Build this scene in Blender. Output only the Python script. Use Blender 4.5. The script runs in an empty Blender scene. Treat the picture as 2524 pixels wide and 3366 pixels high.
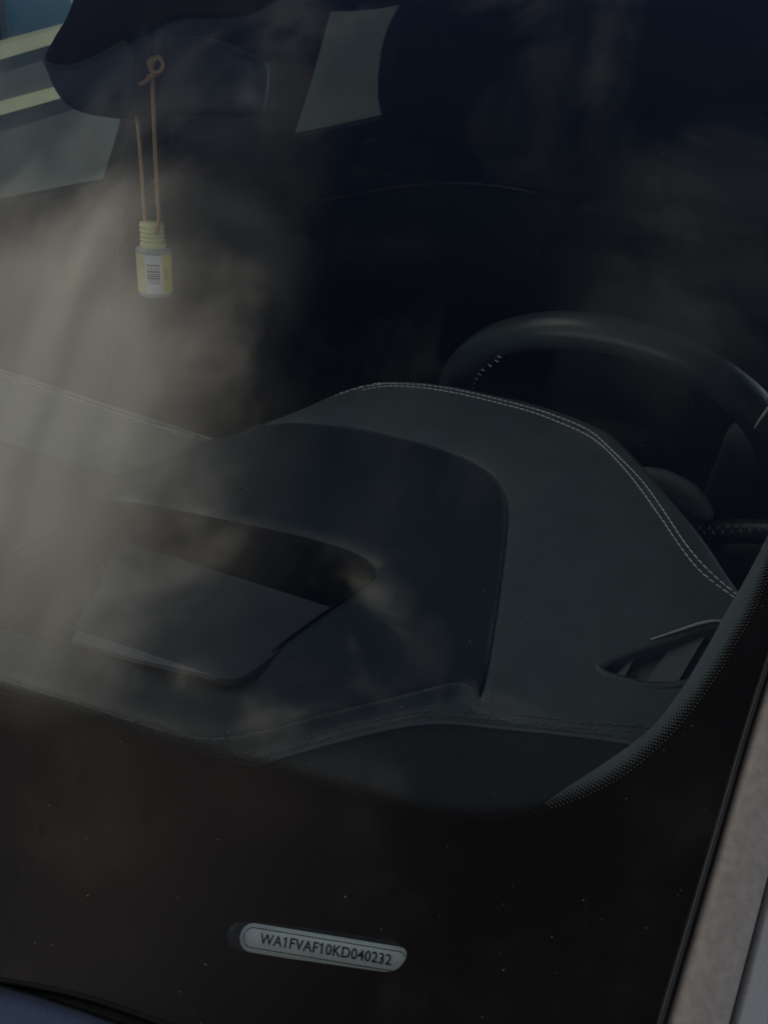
import bpy, bmesh, math, random
import numpy as np
from mathutils import Vector, Matrix
from mathutils.geometry import delaunay_2d_cdt
R_ = math.radians
random.seed(7)
sc = bpy.context.scene
col = sc.collection

# ---------------------------------------------------------------- camera
FW, FH, FPX = 2524, 3366, 2530.0
PITCH, YAW, ROLL = R_(30), R_(22), R_(4.5)
CAM = np.array([.52, 0, 1.40])
fwd = np.array([-math.sin(YAW)*math.cos(PITCH), math.cos(YAW)*math.cos(PITCH), -math.sin(PITCH)])
rt0 = np.array([math.cos(YAW), math.sin(YAW), 0]); up0 = np.cross(rt0, fwd)
rgt = math.cos(ROLL)*rt0 + math.sin(ROLL)*up0
upv = -math.sin(ROLL)*rt0 + math.cos(ROLL)*up0
cd = bpy.data.cameras.new('camera'); co = bpy.data.objects.new('camera', cd); col.objects.link(co)
m = Matrix((rgt, upv, -fwd)).transposed().to_4x4(); m.translation = Vector(CAM); co.matrix_world = m
cd.sensor_fit = 'VERTICAL'; cd.sensor_height = 36; cd.lens = 36*FPX/FH
cd.clip_start = .01; cd.clip_end = 2000
cd.dof.use_dof = True; cd.dof.focus_distance = .50; cd.dof.aperture_fstop = 20
sc.camera = co

# ---------------------------------------------------------------- world: sky with a cloud bank, sun behind the car
SUN_EL, SUN_AZ = R_(24), R_(8)      # azimuth from +Y (rear of the car) towards +X
w = bpy.data.worlds.new('World'); sc.world = w; w.use_nodes = True
nt = w.node_tree; N = nt.nodes; L = nt.links
for n in list(N): N.remove(n)
def nd(t, **k):
    n = N.new(t)
    for a, b in k.items(): setattr(n, a, b)
    return n
def mth(op, a, b=None, clamp=False):
    n = nd('ShaderNodeMath', operation=op, use_clamp=clamp)
    for i, v in enumerate((a, b)):
        if v is None: continue
        if isinstance(v, (int, float)): n.inputs[i].default_value = v
        else: L.new(v, n.inputs[i])
    return n.outputs[0]
def sstep(v, a, b):
    n = nd('ShaderNodeMapRange', interpolation_type='SMOOTHSTEP')
    L.new(v, n.inputs[0]); n.inputs[1].default_value = a; n.inputs[2].default_value = b
    return n.outputs[0]
SKY = .05
sky = nd('ShaderNodeTexSky', sky_type='NISHITA', sun_disc=False)
sky.sun_elevation = SUN_EL; sky.sun_rotation = SUN_AZ
sky.altitude = 1500; sky.air_density = .38; sky.dust_density = .2; sky.ozone_density = 1.5
tc = nd('ShaderNodeTexCoord'); sx = nd('ShaderNodeSeparateXYZ'); L.new(tc.outputs['Generated'], sx.inputs[0])
zz = mth('MAXIMUM', sx.outputs[2], .12)
U = mth('DIVIDE', sx.outputs[0], zz); V = mth('DIVIDE', sx.outputs[1], zz)
cb = nd('ShaderNodeCombineXYZ'); L.new(U, cb.inputs[0]); L.new(V, cb.inputs[1])
def noise(scale, detail, rough, off, dist=0., rot=0., stretch=1.):
    mp = nd('ShaderNodeMapping'); L.new(cb.outputs[0], mp.inputs[0]); mp.inputs[1].default_value = off; mp.inputs[2].default_value = (0, 0, rot); mp.inputs[3].default_value = (stretch, 1, 1)
    n = nd('ShaderNodeTexNoise'); L.new(mp.outputs[0], n.inputs[0])
    n.inputs['Scale'].default_value = scale; n.inputs['Detail'].default_value = detail
    n.inputs['Roughness'].default_value = rough; n.inputs['Distortion'].default_value = dist
    return n.outputs[0]
n1 = noise(3.2, 7, .57, (3.1, 1.7, 0), .3)       # edge shape
n2 = noise(2.0, 5, .55, (9.3, 4.2, 0), .4)      # wisps
n3 = noise(2.2, 6, .58, (1.3, 6.1, 0), .5, R_(-25), 2.6)   # wind-drawn streaks
wu = mth('ADD', mth('ADD', U, mth('MULTIPLY', mth('MAXIMUM', V, -.05), .6)), mth('MULTIPLY', mth('SUBTRACT', n1, .5), .50))
wv = mth('ADD', V, mth('MULTIPLY', mth('SUBTRACT', n2, .5), .5))
bank = mth('MULTIPLY', sstep(wu, -.37, -.70), mth('MULTIPLY', sstep(wv, .34, .04), sstep(V, -.72, -.36)))
bank = mth('MULTIPLY', bank, mth('MULTIPLY', mth('ADD', .36, mth('MULTIPLY', n3, 1.1)), mth('ADD', .62, mth('MULTIPLY', sstep(U, -1.15, -.82), .42))))
veil = mth('MULTIPLY', sstep(wu, -.22, -.62), mth('MULTIPLY', sstep(wv, .70, .1), mth('MULTIPLY', sstep(n2, .42, .66), .16)))
low = mth('MULTIPLY', sstep(V, -.30, -.62), mth('MULTIPLY', sstep(U, .22, -.45), mth('ADD', .06, mth('MULTIPLY', n1, .15))))   # thin even cloud towards the front of the car
veil = mth('MAXIMUM', veil, low)
wisp = mth('MULTIPLY', sstep(n1, .52, .80), .09)
n4 = noise(5.5, 6, .55, (2.2, 8.4, 0), .8, R_(20), .55)   # ragged texture of the small clouds
def tuft(u0, v0, su, sv, amt, gain):          # a small ragged cloud
    du = mth('MULTIPLY', mth('SUBTRACT', mth('ADD', U, mth('MULTIPLY', mth('SUBTRACT', n1, .5), .5)), u0), 1/su)
    dv = mth('MULTIPLY', mth('SUBTRACT', mth('ADD', V, mth('MULTIPLY', mth('SUBTRACT', n2, .5), .5)), v0), 1/sv)
    d2 = mth('ADD', mth('MULTIPLY', du, du), mth('MULTIPLY', dv, dv))
    return mth('MULTIPLY', sstep(d2, 1.7, 0.), mth('MULTIPLY', mth('MULTIPLY', mth('ADD', n1, gain), sstep(n4, .40, .66)), amt))
tufts = mth('ADD', tuft(-.17, -.36, .15, .12, .85, -.12), mth('ADD', tuft(-.42, .45, .28, .24, .16, .0), tuft(.14, .28, .22, .18, .10, .0)))
den = mth('MINIMUM', mth('ADD', mth('MAXIMUM', bank, veil), mth('ADD', wisp, tufts)), 1.)
cc = nd('ShaderNodeMixRGB'); cc.blend_type = 'MIX'; L.new(den, cc.inputs[0])
L.new(sky.outputs[0], cc.inputs[1])
CLOUD = 1.25
cc.inputs[2].default_value = (CLOUD/SKY, CLOUD*.93/SKY, CLOUD*.80/SKY, 1)
hz = nd('ShaderNodeMixRGB'); L.new(mth('MULTIPLY', sstep(sx.outputs[2], .42, .06), .75), hz.inputs[0])   # bright haze low round the horizon, added to light side-facing surfaces
L.new(cc.outputs[0], hz.inputs[1]); hz.inputs[2].default_value = (.80/SKY, .84/SKY, .84/SKY, 1)
bg = nd('ShaderNodeBackground'); L.new(hz.outputs[0], bg.inputs[0]); bg.inputs[1].default_value = SKY
ow = nd('ShaderNodeOutputWorld'); L.new(bg.outputs[0], ow.inputs[0])

sl = bpy.data.lights.new('sun', 'SUN'); so = bpy.data.objects.new('sun', sl); col.objects.link(so)
sl.energy = 2.5; sl.angle = R_(.5); sl.color = (1, .95, .87)
sd = Vector((math.sin(SUN_AZ)*math.cos(SUN_EL), math.cos(SUN_AZ)*math.cos(SUN_EL), math.sin(SUN_EL)))
so.rotation_euler = sd.to_track_quat('Z', 'Y').to_euler(); so.location = (0, 0, 30)
sc.view_settings.view_transform = 'Standard'; sc.view_settings.look = 'None'
sc.view_settings.exposure = .5; sc.view_settings.gamma = 1
sc.cycles.transparent_max_bounces = 24; sc.cycles.max_bounces = 10

# ---------------------------------------------------------------- helpers
def ray(px, py):
    d = fwd*FPX + rgt*(px-FW/2) - upv*(py-FH/2)
    return d/np.linalg.norm(d)
def on_plane(px, py, p0, n):
    d = ray(px, py); n = np.asarray(n, float)
    return CAM + d*(((np.asarray(p0)-CAM)@n)/(d@n))
def at_z(px, py, z): return on_plane(px, py, (0, 0, z), (0, 0, 1))
def proj(p):
    p = np.asarray(p)-CAM; z = p@fwd
    return np.array([FW/2+FPX*(p@rgt)/z, FH/2-FPX*(p@upv)/z])
def march(px, py, F, a=.05, b=3., n=240):
    d = ray(px, py); s0 = a; f0 = F(CAM+d*a)
    for i in range(1, n+1):
        s = a+(b-a)*i/n; f = F(CAM+d*s)
        if f < 0:
            lo, hi = s0, s
            for _ in range(40):
                mi = .5*(lo+hi)
                if F(CAM+d*mi) < 0: hi = mi
                else: lo = mi
            return CAM+d*hi
        s0 = s
    return CAM+d*b
def spline(pts, n=8, closed=False):
    P = [np.asarray(p, float) for p in pts]; out = []; k = len(P)
    for i in range(k if closed else k-1):
        if closed: a, b, c, d = P[(i-1) % k], P[i], P[(i+1) % k], P[(i+2) % k]
        else: a, b, c, d = P[max(i-1, 0)], P[i], P[i+1], P[min(i+2, k-1)]
        # centripetal-ish: scale tangents by local segment length
        lb, la, lc = np.linalg.norm(c-b)+1e-9, np.linalg.norm(b-a)+1e-9, np.linalg.norm(d-c)+1e-9
        m1 = (c-a)/(la+lb)*lb if la > 1e-8 else c-b
        m2 = (d-b)/(lb+lc)*lb if lc > 1e-8 else c-b
        for j in range(n):
            t = j/n
            out.append((2*t**3-3*t**2+1)*b+(t**3-2*t**2+t)*m1+(-2*t**3+3*t**2)*c+(t**3-t**2)*m2)
    if not closed: out.append(P[-1])
    return out
def resample(P, step):
    P = np.asarray(P); d = np.r_[0, np.cumsum(np.linalg.norm(np.diff(P, axis=0), axis=1))]
    n = max(2, int(round(d[-1]/step))+1); s = np.linspace(0, d[-1], n)
    return np.stack([np.interp(s, d, P[:, i]) for i in range(P.shape[1])], 1)
def inpoly(x, y, P):
    x = np.asarray(x); y = np.asarray(y); r = np.zeros(x.shape, bool); n = len(P)
    for i in range(n):
        x1, y1 = P[i][:2]; x2, y2 = P[(i+1) % n][:2]
        if y1 == y2: continue
        c = ((y1 > y) != (y2 > y)) & (x < (x2-x1)*(y-y1)/(y2-y1)+x1)
        r ^= c
    return r
def pdist(x, y, P, closed=True):
    x = np.asarray(x, float); y = np.asarray(y, float); r = np.full(x.shape, 1e9); n = len(P)
    for i in range(n if closed else n-1):
        a = np.asarray(P[i][:2]); b = np.asarray(P[(i+1) % n][:2]); e = b-a; L2 = e@e+1e-15
        t = np.clip(((x-a[0])*e[0]+(y-a[1])*e[1])/L2, 0, 1)
        r = np.minimum(r, np.hypot(x-a[0]-t*e[0], y-a[1]-t*e[1]))
    return r
def smst(x, a, b):
    t = np.clip((x-a)/(b-a), 0, 1); return t*t*(3-2*t)

def tag(o, label=None, cat=None, group=None, kind=None):
    for k, v in (('label', label), ('category', cat), ('group', group), ('kind', kind)):
        if v: o[k] = v
    return o
def empty(name, loc=(0, 0, 0)):
    o = bpy.data.objects.new(name, None); o.location = loc; col.objects.link(o); o.empty_display_size = .1; return o
def addmesh(name, verts, faces, mat, parent=None, smooth=True, origin=None):
    me = bpy.data.meshes.new(name)
    v = np.asarray([tuple(map(float, p)) for p in verts])
    o0 = np.asarray(origin if origin is not None else v.mean(0))
    me.from_pydata([tuple(p) for p in (v-o0)], [], [tuple(f) for f in faces]); me.update()
    if smooth:
        for p in me.polygons: p.use_smooth = True
    me.materials.append(mat)
    o = bpy.data.objects.new(name, me); col.objects.link(o)
    setpar(o, parent, o0)
    return o
def world_loc(o):
    l = Vector(o.location); p = o.parent
    while p: l += Vector(p.location); p = p.parent
    return l
def setpar(o, parent, loc):
    if parent is None: o.location = Vector(loc)
    else:
        o.parent = parent; o.location = Vector(loc)-world_loc(parent)
def fix_normals(o):
    bm = bmesh.new(); bm.from_mesh(o.data); bmesh.ops.recalc_face_normals(bm, faces=bm.faces); bm.to_mesh(o.data); bm.free(); return o
def rings(name, RR, mat, parent=None, closed=True, cap0=False, cap1=False, smooth=True):
    """loft a list of rings (each the same number of points)"""
    n = len(RR[0]); V_ = [p for r in RR for p in r]; F = []
    for i in range(len(RR)-1):
        for j in range(n if closed else n-1):
            a, b = i*n+j, i*n+(j+1) % n
            F.append((a, b, b+n, a+n))
    if cap0: F.append(tuple(range(n))[::-1])
    if cap1: F.append(tuple(range((len(RR)-1)*n, len(RR)*n)))
    return fix_normals(addmesh(name, V_, F, mat, parent, smooth))
def tube_rings(path, rad, n=8, flat=1.0):
    P = [np.asarray(p, float) for p in path]; k = len(P); out = []; ref = None
    rads = rad if hasattr(rad, '__len__') else [rad]*k
    for i in range(k):
        t = P[min(i+1, k-1)]-P[max(i-1, 0)]; t = t/np.linalg.norm(t)
        if ref is None:
            ref = np.cross(t, (0, 0, 1.)) if abs(t[2]) < .9 else np.cross(t, (1., 0, 0))
        ref = ref-t*(ref@t); ref /= np.linalg.norm(ref); b = np.cross(t, ref)
        out.append([P[i]+rads[i]*(math.cos(2*math.pi*j/n)*ref+flat*math.sin(2*math.pi*j/n)*b) for j in range(n)])
    return out
def tube(name, path, rad, mat, parent=None, n=8, flat=1.0):
    return rings(name, tube_rings(path, rad, n, flat), mat, parent, cap0=True, cap1=True)
def box(name, lo, hi, mat, parent=None, bev=.004, seg=2):
    bm = bmesh.new(); bmesh.ops.create_cube(bm, size=1)
    lo, hi = np.asarray(lo, float), np.asarray(hi, float); c = (lo+hi)/2
    for v in bm.verts: v.co = Vector(np.asarray(v.co)*(hi-lo))
    if bev: bmesh.ops.bevel(bm, geom=bm.edges[:], offset=bev, segments=seg, profile=.6, affect='EDGES')
    me = bpy.data.meshes.new(name); bm.to_mesh(me); bm.free(); me.materials.append(mat)
    for p in me.polygons: p.use_smooth = True
    o = bpy.data.objects.new(name, me); col.objects.link(o); setpar(o, parent, c)
    md = o.modifiers.new('wn', 'WEIGHTED_NORMAL'); return o
def lathe(name, prof, origin, axis, mat, parent=None, n=40, a0=0, a1=None, xref=None):
    ax = np.asarray(axis, float); ax /= np.linalg.norm(ax)
    e1 = np.asarray(xref, float); e1 = e1-ax*(e1@ax); e1 /= np.linalg.norm(e1); e2 = np.cross(ax, e1)
    full = a1 is None
    th = np.linspace(0, 2*math.pi, n, endpoint=False) if full else np.linspace(a0, a1, n)
    RR = [[np.asarray(origin)+ax*h+r*(math.cos(t)*e1+math.sin(t)*e2) for t in th] for r, h in prof]
    return rings(name, RR, mat, parent, closed=full)
def cdt(points, loops):
    """constrained triangulation of points plus closed loops; returns 2-D verts, tri faces"""
    vs = [Vector((p[0], p[1])) for p in points]; ed = []
    for lp in loops:
        s = len(vs); vs += [Vector((p[0], p[1])) for p in lp]; k = len(lp)
        ed += [(s+i, s+(i+1) % k) for i in range(k)]
    r = delaunay_2d_cdt(vs, ed, [], 0, 1e-6)
    return np.array([tuple(v) for v in r[0]]), [tuple(f) for f in r[2]]

# ---------------------------------------------------------------- materials
def mat(name, base, rough=.5, metal=0., spec=.5, noise_amt=0., noise_scale=200., bump=0., bump_scale=600., base2=None, trans=0., coat=0., sheen=0., wave=None, rough_var=0.):
    m_ = bpy.data.materials.new(name); m_.use_nodes = True
    t = m_.node_tree; b = t.nodes['Principled BSDF']
    b.inputs['Base Color'].default_value = (*base, 1); b.inputs['Roughness'].default_value = rough
    b.inputs['Metallic'].default_value = metal; b.inputs['Specular IOR Level'].default_value = spec
    b.inputs['Coat Weight'].default_value = coat; b.inputs['Coat Roughness'].default_value = .05
    b.inputs['Sheen Weight'].default_value = sheen; b.inputs['Sheen Roughness'].default_value = .5
    if trans: b.inputs['Transmission Weight'].default_value = trans
    tc_ = t.nodes.new('ShaderNodeTexCoord')
    if noise_amt:
        n = t.nodes.new('ShaderNodeTexNoise'); n.inputs['Scale'].default_value = noise_scale; n.inputs['Detail'].default_value = 5
        t.links.new(tc_.outputs['Object'], n.inputs[0])
        mx = t.nodes.new('ShaderNodeMixRGB'); mp = t.nodes.new('ShaderNodeMapRange')
        mp.inputs[1].default_value = .35; mp.inputs[2].default_value = .65; t.links.new(n.outputs[0], mp.inputs[0]); t.links.new(mp.outputs[0], mx.inputs[0])
        b2 = base2 or tuple(c*(1-noise_amt) for c in base)
        mx.inputs[1].default_value = (*base, 1); mx.inputs[2].default_value = (*b2, 1); t.links.new(mx.outputs[0], b.inputs['Base Color'])
        if rough_var:
            mr = t.nodes.new('ShaderNodeMapRange'); t.links.new(n.outputs[0], mr.inputs[0])
            mr.inputs[1].default_value = .3; mr.inputs[2].default_value = .7
            mr.inputs[3].default_value = rough-rough_var; mr.inputs[4].default_value = rough+rough_var; t.links.new(mr.outputs[0], b.inputs['Roughness'])
    if bump:
        if wave:
            wv = t.nodes.new('ShaderNodeTexWave'); wv.inputs['Scale'].default_value = wave; wv.bands_direction = 'X'
            wv2 = t.nodes.new('ShaderNodeTexWave'); wv2.inputs['Scale'].default_value = wave; wv2.bands_direction = 'Y'
            for q in (wv, wv2): t.links.new(tc_.outputs['Object'], q.inputs[0])
            ad = t.nodes.new('ShaderNodeMath'); ad.operation = 'MULTIPLY'; t.links.new(wv.outputs['Fac'], ad.inputs[0]); t.links.new(wv2.outputs['Fac'], ad.inputs[1]); h = ad.outputs[0]
            cr = t.nodes.new('ShaderNodeMixRGB'); t.links.new(h, cr.inputs[0])
            cr.inputs[1].default_value = (*[c*.55 for c in base], 1); cr.inputs[2].default_value = (*[c*1.3 for c in base], 1); t.links.new(cr.outputs[0], b.inputs['Base Color'])
        else:
            v = t.nodes.new('ShaderNodeTexVoronoi'); v.inputs['Scale'].default_value = bump_scale; t.links.new(tc_.outputs['Object'], v.inputs[0]); h = v.outputs['Distance']
        bp = t.nodes.new('ShaderNodeBump'); bp.inputs['Strength'].default_value = bump; bp.inputs['Distance'].default_value = .0004
        t.links.new(h, bp.inputs['Height']); t.links.new(bp.outputs[0], b.inputs['Normal'])
    return m_
def glass_mat(name, tint, ior=1.52, dust=0.):
    """thin-sheet glazing: each face splits light by Fresnel between a mirror and a tinted see-through"""
    m_ = bpy.data.materials.new(name); m_.use_nodes = True; t = m_.node_tree; ns = t.nodes; ns.clear()
    ge = ns.new('ShaderNodeNewGeometry')
    ir = ns.new('ShaderNodeMapRange'); t.links.new(ge.outputs['Backfacing'], ir.inputs[0])
    ir.inputs[3].default_value = ior; ir.inputs[4].default_value = 1/ior
    fr = ns.new('ShaderNodeFresnel'); t.links.new(ir.outputs[0], fr.inputs[0])
    tr = ns.new('ShaderNodeBsdfTransparent'); tr.inputs[0].default_value = (*tint, 1)
    gl = ns.new('ShaderNodeBsdfGlossy'); gl.inputs['Roughness'].default_value = .0
    mx = ns.new('ShaderNodeMixShader'); t.links.new(fr.outputs[0], mx.inputs[0]); t.links.new(tr.outputs[0], mx.inputs[1]); t.links.new(gl.outputs[0], mx.inputs[2])
    last = mx.outputs[0]
    if dust:
        df = ns.new('ShaderNodeBsdfDiffuse'); df.inputs[0].default_value = (.5, .47, .42, 1)
        tc_ = ns.new('ShaderNodeTexCoord'); n = ns.new('ShaderNodeTexNoise'); t.links.new(tc_.outputs['Object'], n.inputs[0])
        n.inputs['Scale'].default_value = 9; n.inputs['Detail'].default_value = 8; n.inputs['Roughness'].default_value = .65
        mr = ns.new('ShaderNodeMapRange'); t.links.new(n.outputs[0], mr.inputs[0]); mr.inputs[1].default_value = .35; mr.inputs[2].default_value = .75
        mr.inputs[3].default_value = dust*.3; mr.inputs[4].default_value = dust
        m2 = ns.new('ShaderNodeMixShader'); t.links.new(mr.outputs[0], m2.inputs[0]); t.links.new(last, m2.inputs[1]); t.links.new(df.outputs[0], m2.inputs[2]); last = m2.outputs[0]
    o = ns.new('ShaderNodeOutputMaterial'); t.links.new(last, o.inputs[0])
    return m_
M = {}
M['glass'] = glass_mat('windshield_glass', (.93, .95, .945), dust=.006)
M['pane'] = glass_mat('side_glass', (.88, .93, .91))
M['privacy'] = glass_mat('privacy_glass', (.55, .58, .56))
M['frit'] = mat('black_enamel', (.016, .0105, .0075), .9, spec=.0)
M['dash'] = mat('dash_leather', (.115, .138, .138), .40, spec=.6, noise_amt=.15, noise_scale=40, bump=.25, bump_scale=900)
M['center'] = mat('center_panel_dimmed', (.024, .038, .046), .42, spec=.6, noise_amt=.12, noise_scale=40, bump=.2, bump_scale=900)  # darker, bluer base colour stands in for the dimmer light on this panel
M['recess'] = mat('recess_plastic', (.020, .018, .016), .8, spec=.15, noise_amt=.15, noise_scale=60)
M['hudglass'] = mat('head_up_cover', (.10, .112, .128), .3, spec=.5, noise_amt=.2, noise_scale=30)
M['hudframe'] = mat('head_up_frame', (.24, .25, .265), .4)
M['grille'] = mat('speaker_mesh', (.06, .067, .067), .6, spec=.3, bump=.5, wave=230)
M['thread'] = mat('grey_thread', (.85, .85, .80), .8)
M['thread2'] = mat('dark_thread', (.24, .25, .24), .8)
M['piping'] = mat('piping', (.14, .15, .15), .5)
M['trim'] = mat('pillar_plastic', (.22, .25, .245), .6, spec=.3, noise_amt=.08, noise_scale=300)
M['wheel'] = mat('wheel_leather', (.046, .054, .053), .30, spec=.5, bump=.15, bump_scale=700)
M['dark'] = mat('dark_plastic', (.02, .02, .022), .6, spec=.3)
M['black'] = mat('black_rubber', (.008, .008, .008), .6, spec=.3, noise_amt=.3, noise_scale=120)
M['rubber'] = mat('edge_rubber', (.03, .028, .027), .35, spec=.5)
M['cabin'] = mat('cabin_trim', (.016, .0155, .0145), .8, spec=.2)
M['seat'] = mat('seat_leather', (.013, .013, .014), .6, spec=.3)
M['chrome'] = mat('chrome', (.7, .7, .68), .15, metal=1)
M['duct'] = mat('duct_plastic', (.15, .147, .138), .7)
M['spoke'] = mat('spoke_plastic', (.085, .082, .076), .6, spec=.3)
M['trimglint'] = mat('trim_and_glint', (.75, .74, .66), .4)  # pale trim colour; also supplies the shine on vent rim and spoke
M['panel'] = mat('lit_side_paint', (.52, .52, .52), .5, metal=.15, noise_amt=.22, noise_scale=1500)  # body paint again, paler and less metallic so this side looks lit
M['paint'] = mat('grey_metallic_paint', (.46, .46, .47), .30, metal=1., noise_amt=.25, noise_scale=1800, coat=.5)
M['strip'] = mat('dusty_pillar_paint', (.45, .40, .355), .5, metal=.0, noise_amt=.2, noise_scale=240, spec=.4)
M['plate'] = mat('vin_plate_metal', (.86, .93, .88), .45, noise_amt=.08, noise_scale=90)
M['ink'] = mat('plate_ink', (.02, .025, .02), .6)
M['holder'] = mat('plate_holder', (.34, .34, .34), .6, noise_amt=.35, noise_scale=200)
M['dust'] = mat('dust_grain', (.50, .48, .44), .9)
M['soot'] = mat('dark_grain', (.004, .004, .004), .9)
M['mirror'] = mat('mirror_housing', (.03, .034, .042), .45, spec=.4)
M['mirredge'] = mat('mirror_glass_edge', (.04, .09, .08), .25)
M['cord'] = mat('leather_cord', (.66, .38, .19), .75, noise_amt=.4, noise_scale=500)
M['cap'] = mat('cream_cap', (.88, .80, .40), .5)
M['bottle'] = mat('bottle_plastic', (.42, .43, .39), .06, spec=.5)
M['labelw'] = mat('white_label', (.88, .88, .86), .5)
M['labely'] = mat('yellow_label', (.92, .74, .07), .5)
M['labelb'] = mat('beige_label', (.80, .68, .34), .5)
M['print'] = mat('label_print', (.10, .10, .09), .6)
M['concrete'] = mat('grey_render', (.17, .19, .175), .85, noise_amt=.25, noise_scale=1.2)
M['cream'] = mat('cream_paint', (.90, .83, .53), .6, noise_amt=.1, noise_scale=2)
M['teal'] = mat('teal_glass', (.06, .26, .35), .2, spec=.6)
M['asphalt'] = mat('asphalt', (.075, .078, .073), .9, noise_amt=.35, noise_scale=25)
M['paving'] = mat('paving', (.13, .14, .13), .9, noise_amt=.2, noise_scale=6)
M['roof'] = mat('headliner', (.05, .05, .05), .9)

# ---------------------------------------------------------------- reference surfaces of the car
KW, TAN = .25, math.tan(R_(32))
_v = CAM + ray(1040, 3100)*.37
Z0 = _v[2]-TAN*(_v[1]-KW*_v[0]**2)
def gz(x, y): return Z0+TAN*(y-KW*x*x)
def on_glass(px, py, off=0.): return march(px, py, lambda p: p[2]-gz(p[0], p[1])-off*1.14, .1, 2.2)
def gnorm(x, y):
    n = np.array([2*KW*TAN*x, -TAN, 1.]); return n/np.linalg.norm(n)

car = empty('car', (0, .9, 0))
tag(car, 'dark grey car seen through its dusty windshield, black leather dashboard with pale stitching', 'car')

# ---------------------------------------------------------------- windshield with enamel border
inner_px = [(-900, 1975), (-450, 2110), (0, 2240), (217, 2294), (434, 2365), (651, 2433), (868, 2488), (1085, 2549), (1200, 2578), (1300, 2610), (1411, 2637), (1521, 2649), (1632, 2649), (1713, 2641), (1817, 2615), (1927, 2574), (2038, 2512), (2134, 2434), (2215, 2353), (2289, 2258), (2355, 2160), (2407, 2070), (2447, 2000), (2524, 1811), (2600, 1610), (2680, 1400), (2790, 1080)]
outer_px = [(-700, 3060), (-300, 3150), (0, 3221), (181, 3252), (362, 3301), (492, 3348), (700, 3420), (1100, 3540), (1500, 3640), (1850, 3690), (2020, 3660), (2110, 3560), (2164, 3366), (2337, 2782), (2448, 2400), (2518, 2200), (2650, 1800), (2800, 1330)]
def half_to_loop(px, top, off):
    H = [on_glass(a, b, off)[:2] for a, b in px]
    H = [p for p in H if p[0] > .03]
    H = [np.array([0., H[0][1]-.004*0])] + H
    a = H[-1]; tx, ty = top
    H += [np.array([a[0]+(tx-a[0])*s, a[1]+(ty-a[1])*s]) for s in (.33, .66)]
    H += [np.array([tx, ty]), np.array([tx*.6, ty+.03]), np.array([0., ty+.04])]
    S = spline(H, 8)
    return [tuple(p) for p in S] + [(-p[0], p[1]) for p in S[-2:0:-1]]
inner = half_to_loop(inner_px, (.50, .88), -.002)
outer = half_to_loop(outer_px, (.60, .93), 0)
outer = [tuple(p) for p in resample(np.array(outer+outer[:1]), .012)[:-1]]
gx, gy = np.meshgrid(np.arange(-.7, .71, .03), np.arange(.0, 1.05, .03))
P2 = np.c_[gx.ravel(), gy.ravel()]; P2 = P2[inpoly(P2[:, 0], P2[:, 1], outer) & (pdist(P2[:, 0], P2[:, 1], outer) > .012)]
v2, f2 = cdt(P2, [outer])
f2 = [f for f in f2 if inpoly(*[np.array([c]) for c in v2[list(f)].mean(0)], outer)[0]]
nv = len(v2); GT = .005*1.14
V3 = [(x, y, gz(x, y)) for x, y in v2]+[(x, y, gz(x, y)-GT) for x, y in v2]
F3 = [f for f in f2]+[tuple(i+nv for i in f[::-1]) for f in f2]
ec = {}
for f in f2:
    for i in range(len(f)):
        e = (f[i], f[(i+1) % len(f)]); ec[tuple(sorted(e))] = ec.get(tuple(sorted(e)), [])+[e]
for k, e in ec.items():
    if len(e) == 1:
        a, b = e[0]; q_ = len(V3); V3 += [V3[b], V3[a], V3[a+nv], V3[b+nv]]; F3.append((q_, q_+1, q_+2, q_+3))
windshield = addmesh('windshield', V3, F3, M['glass'], car)

# VIN window in the enamel
slot_px = [(746, 3077), (752, 3055), (772, 3037), (805, 3028), (950, 3042), (1120, 3065), (1282, 3091), (1312, 3103), (1332, 3122), (1336, 3142), (1325, 3165), (1305, 3185), (1278, 3194), (1230, 3190), (1040, 3163), (900, 3144), (785, 3127), (761, 3114), (749, 3095)]
slot = [tuple(on_glass(a, b, -.002)[:2]) for a, b in spline(slot_px, 3, True)]
# sensor tongue of enamel at the top
tongue_px = [(151, 185), (160, 202), (199, 211), (241, 208), (313, 182), (386, 141), (482, 92), (542, 60), (603, 42), (753, 40), (814, 27), (874, -2), (960, -60), (1000, -140), (900, -260), (600, -330), (330, -200), (250, -20), (217, 62), (181, 121)]
tongue = [tuple(on_glass(a, b, -.002)[:2]) for a, b in spline(tongue_px, 4, True)]
PITCHD = .0018; ROWS = [.19, .27, .345, .40, .45]; RSTEP = PITCHD*.52
inn = resample(np.array(inner+inner[:1]), PITCHD)[:-1]
def offset(P, d):
    P = np.asarray(P); t = np.roll(P, -1, 0)-np.roll(P, 1, 0); t /= np.linalg.norm(t, axis=1)[:, None]+1e-12
    return P+np.c_[t[:, 1], -t[:, 0]]*d
sgn = 1 if not inpoly(*[np.array([c]) for c in offset(inn, .004)[len(inn)//3]], inner)[0] else -1
solid_in = offset(inn, sgn*RSTEP*(len(ROWS)-.35))[::4]
solid_in = [tuple(p) for p in solid_in]
V_, F_ = cdt([], [outer, solid_in, slot])
keep = []
cen = np.array([V_[list(f)].mean(0) for f in F_])
ok = inpoly(cen[:, 0], cen[:, 1], outer) & ~inpoly(cen[:, 0], cen[:, 1], solid_in) & ~inpoly(cen[:, 0], cen[:, 1], slot)
Ff = [F_[i] for i in range(len(F_)) if ok[i]]
FO = .002*1.14
frit = addmesh('enamel_border', [(x, y, gz(x, y)-FO) for x, y in V_], Ff, M['frit'], windshield)
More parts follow.
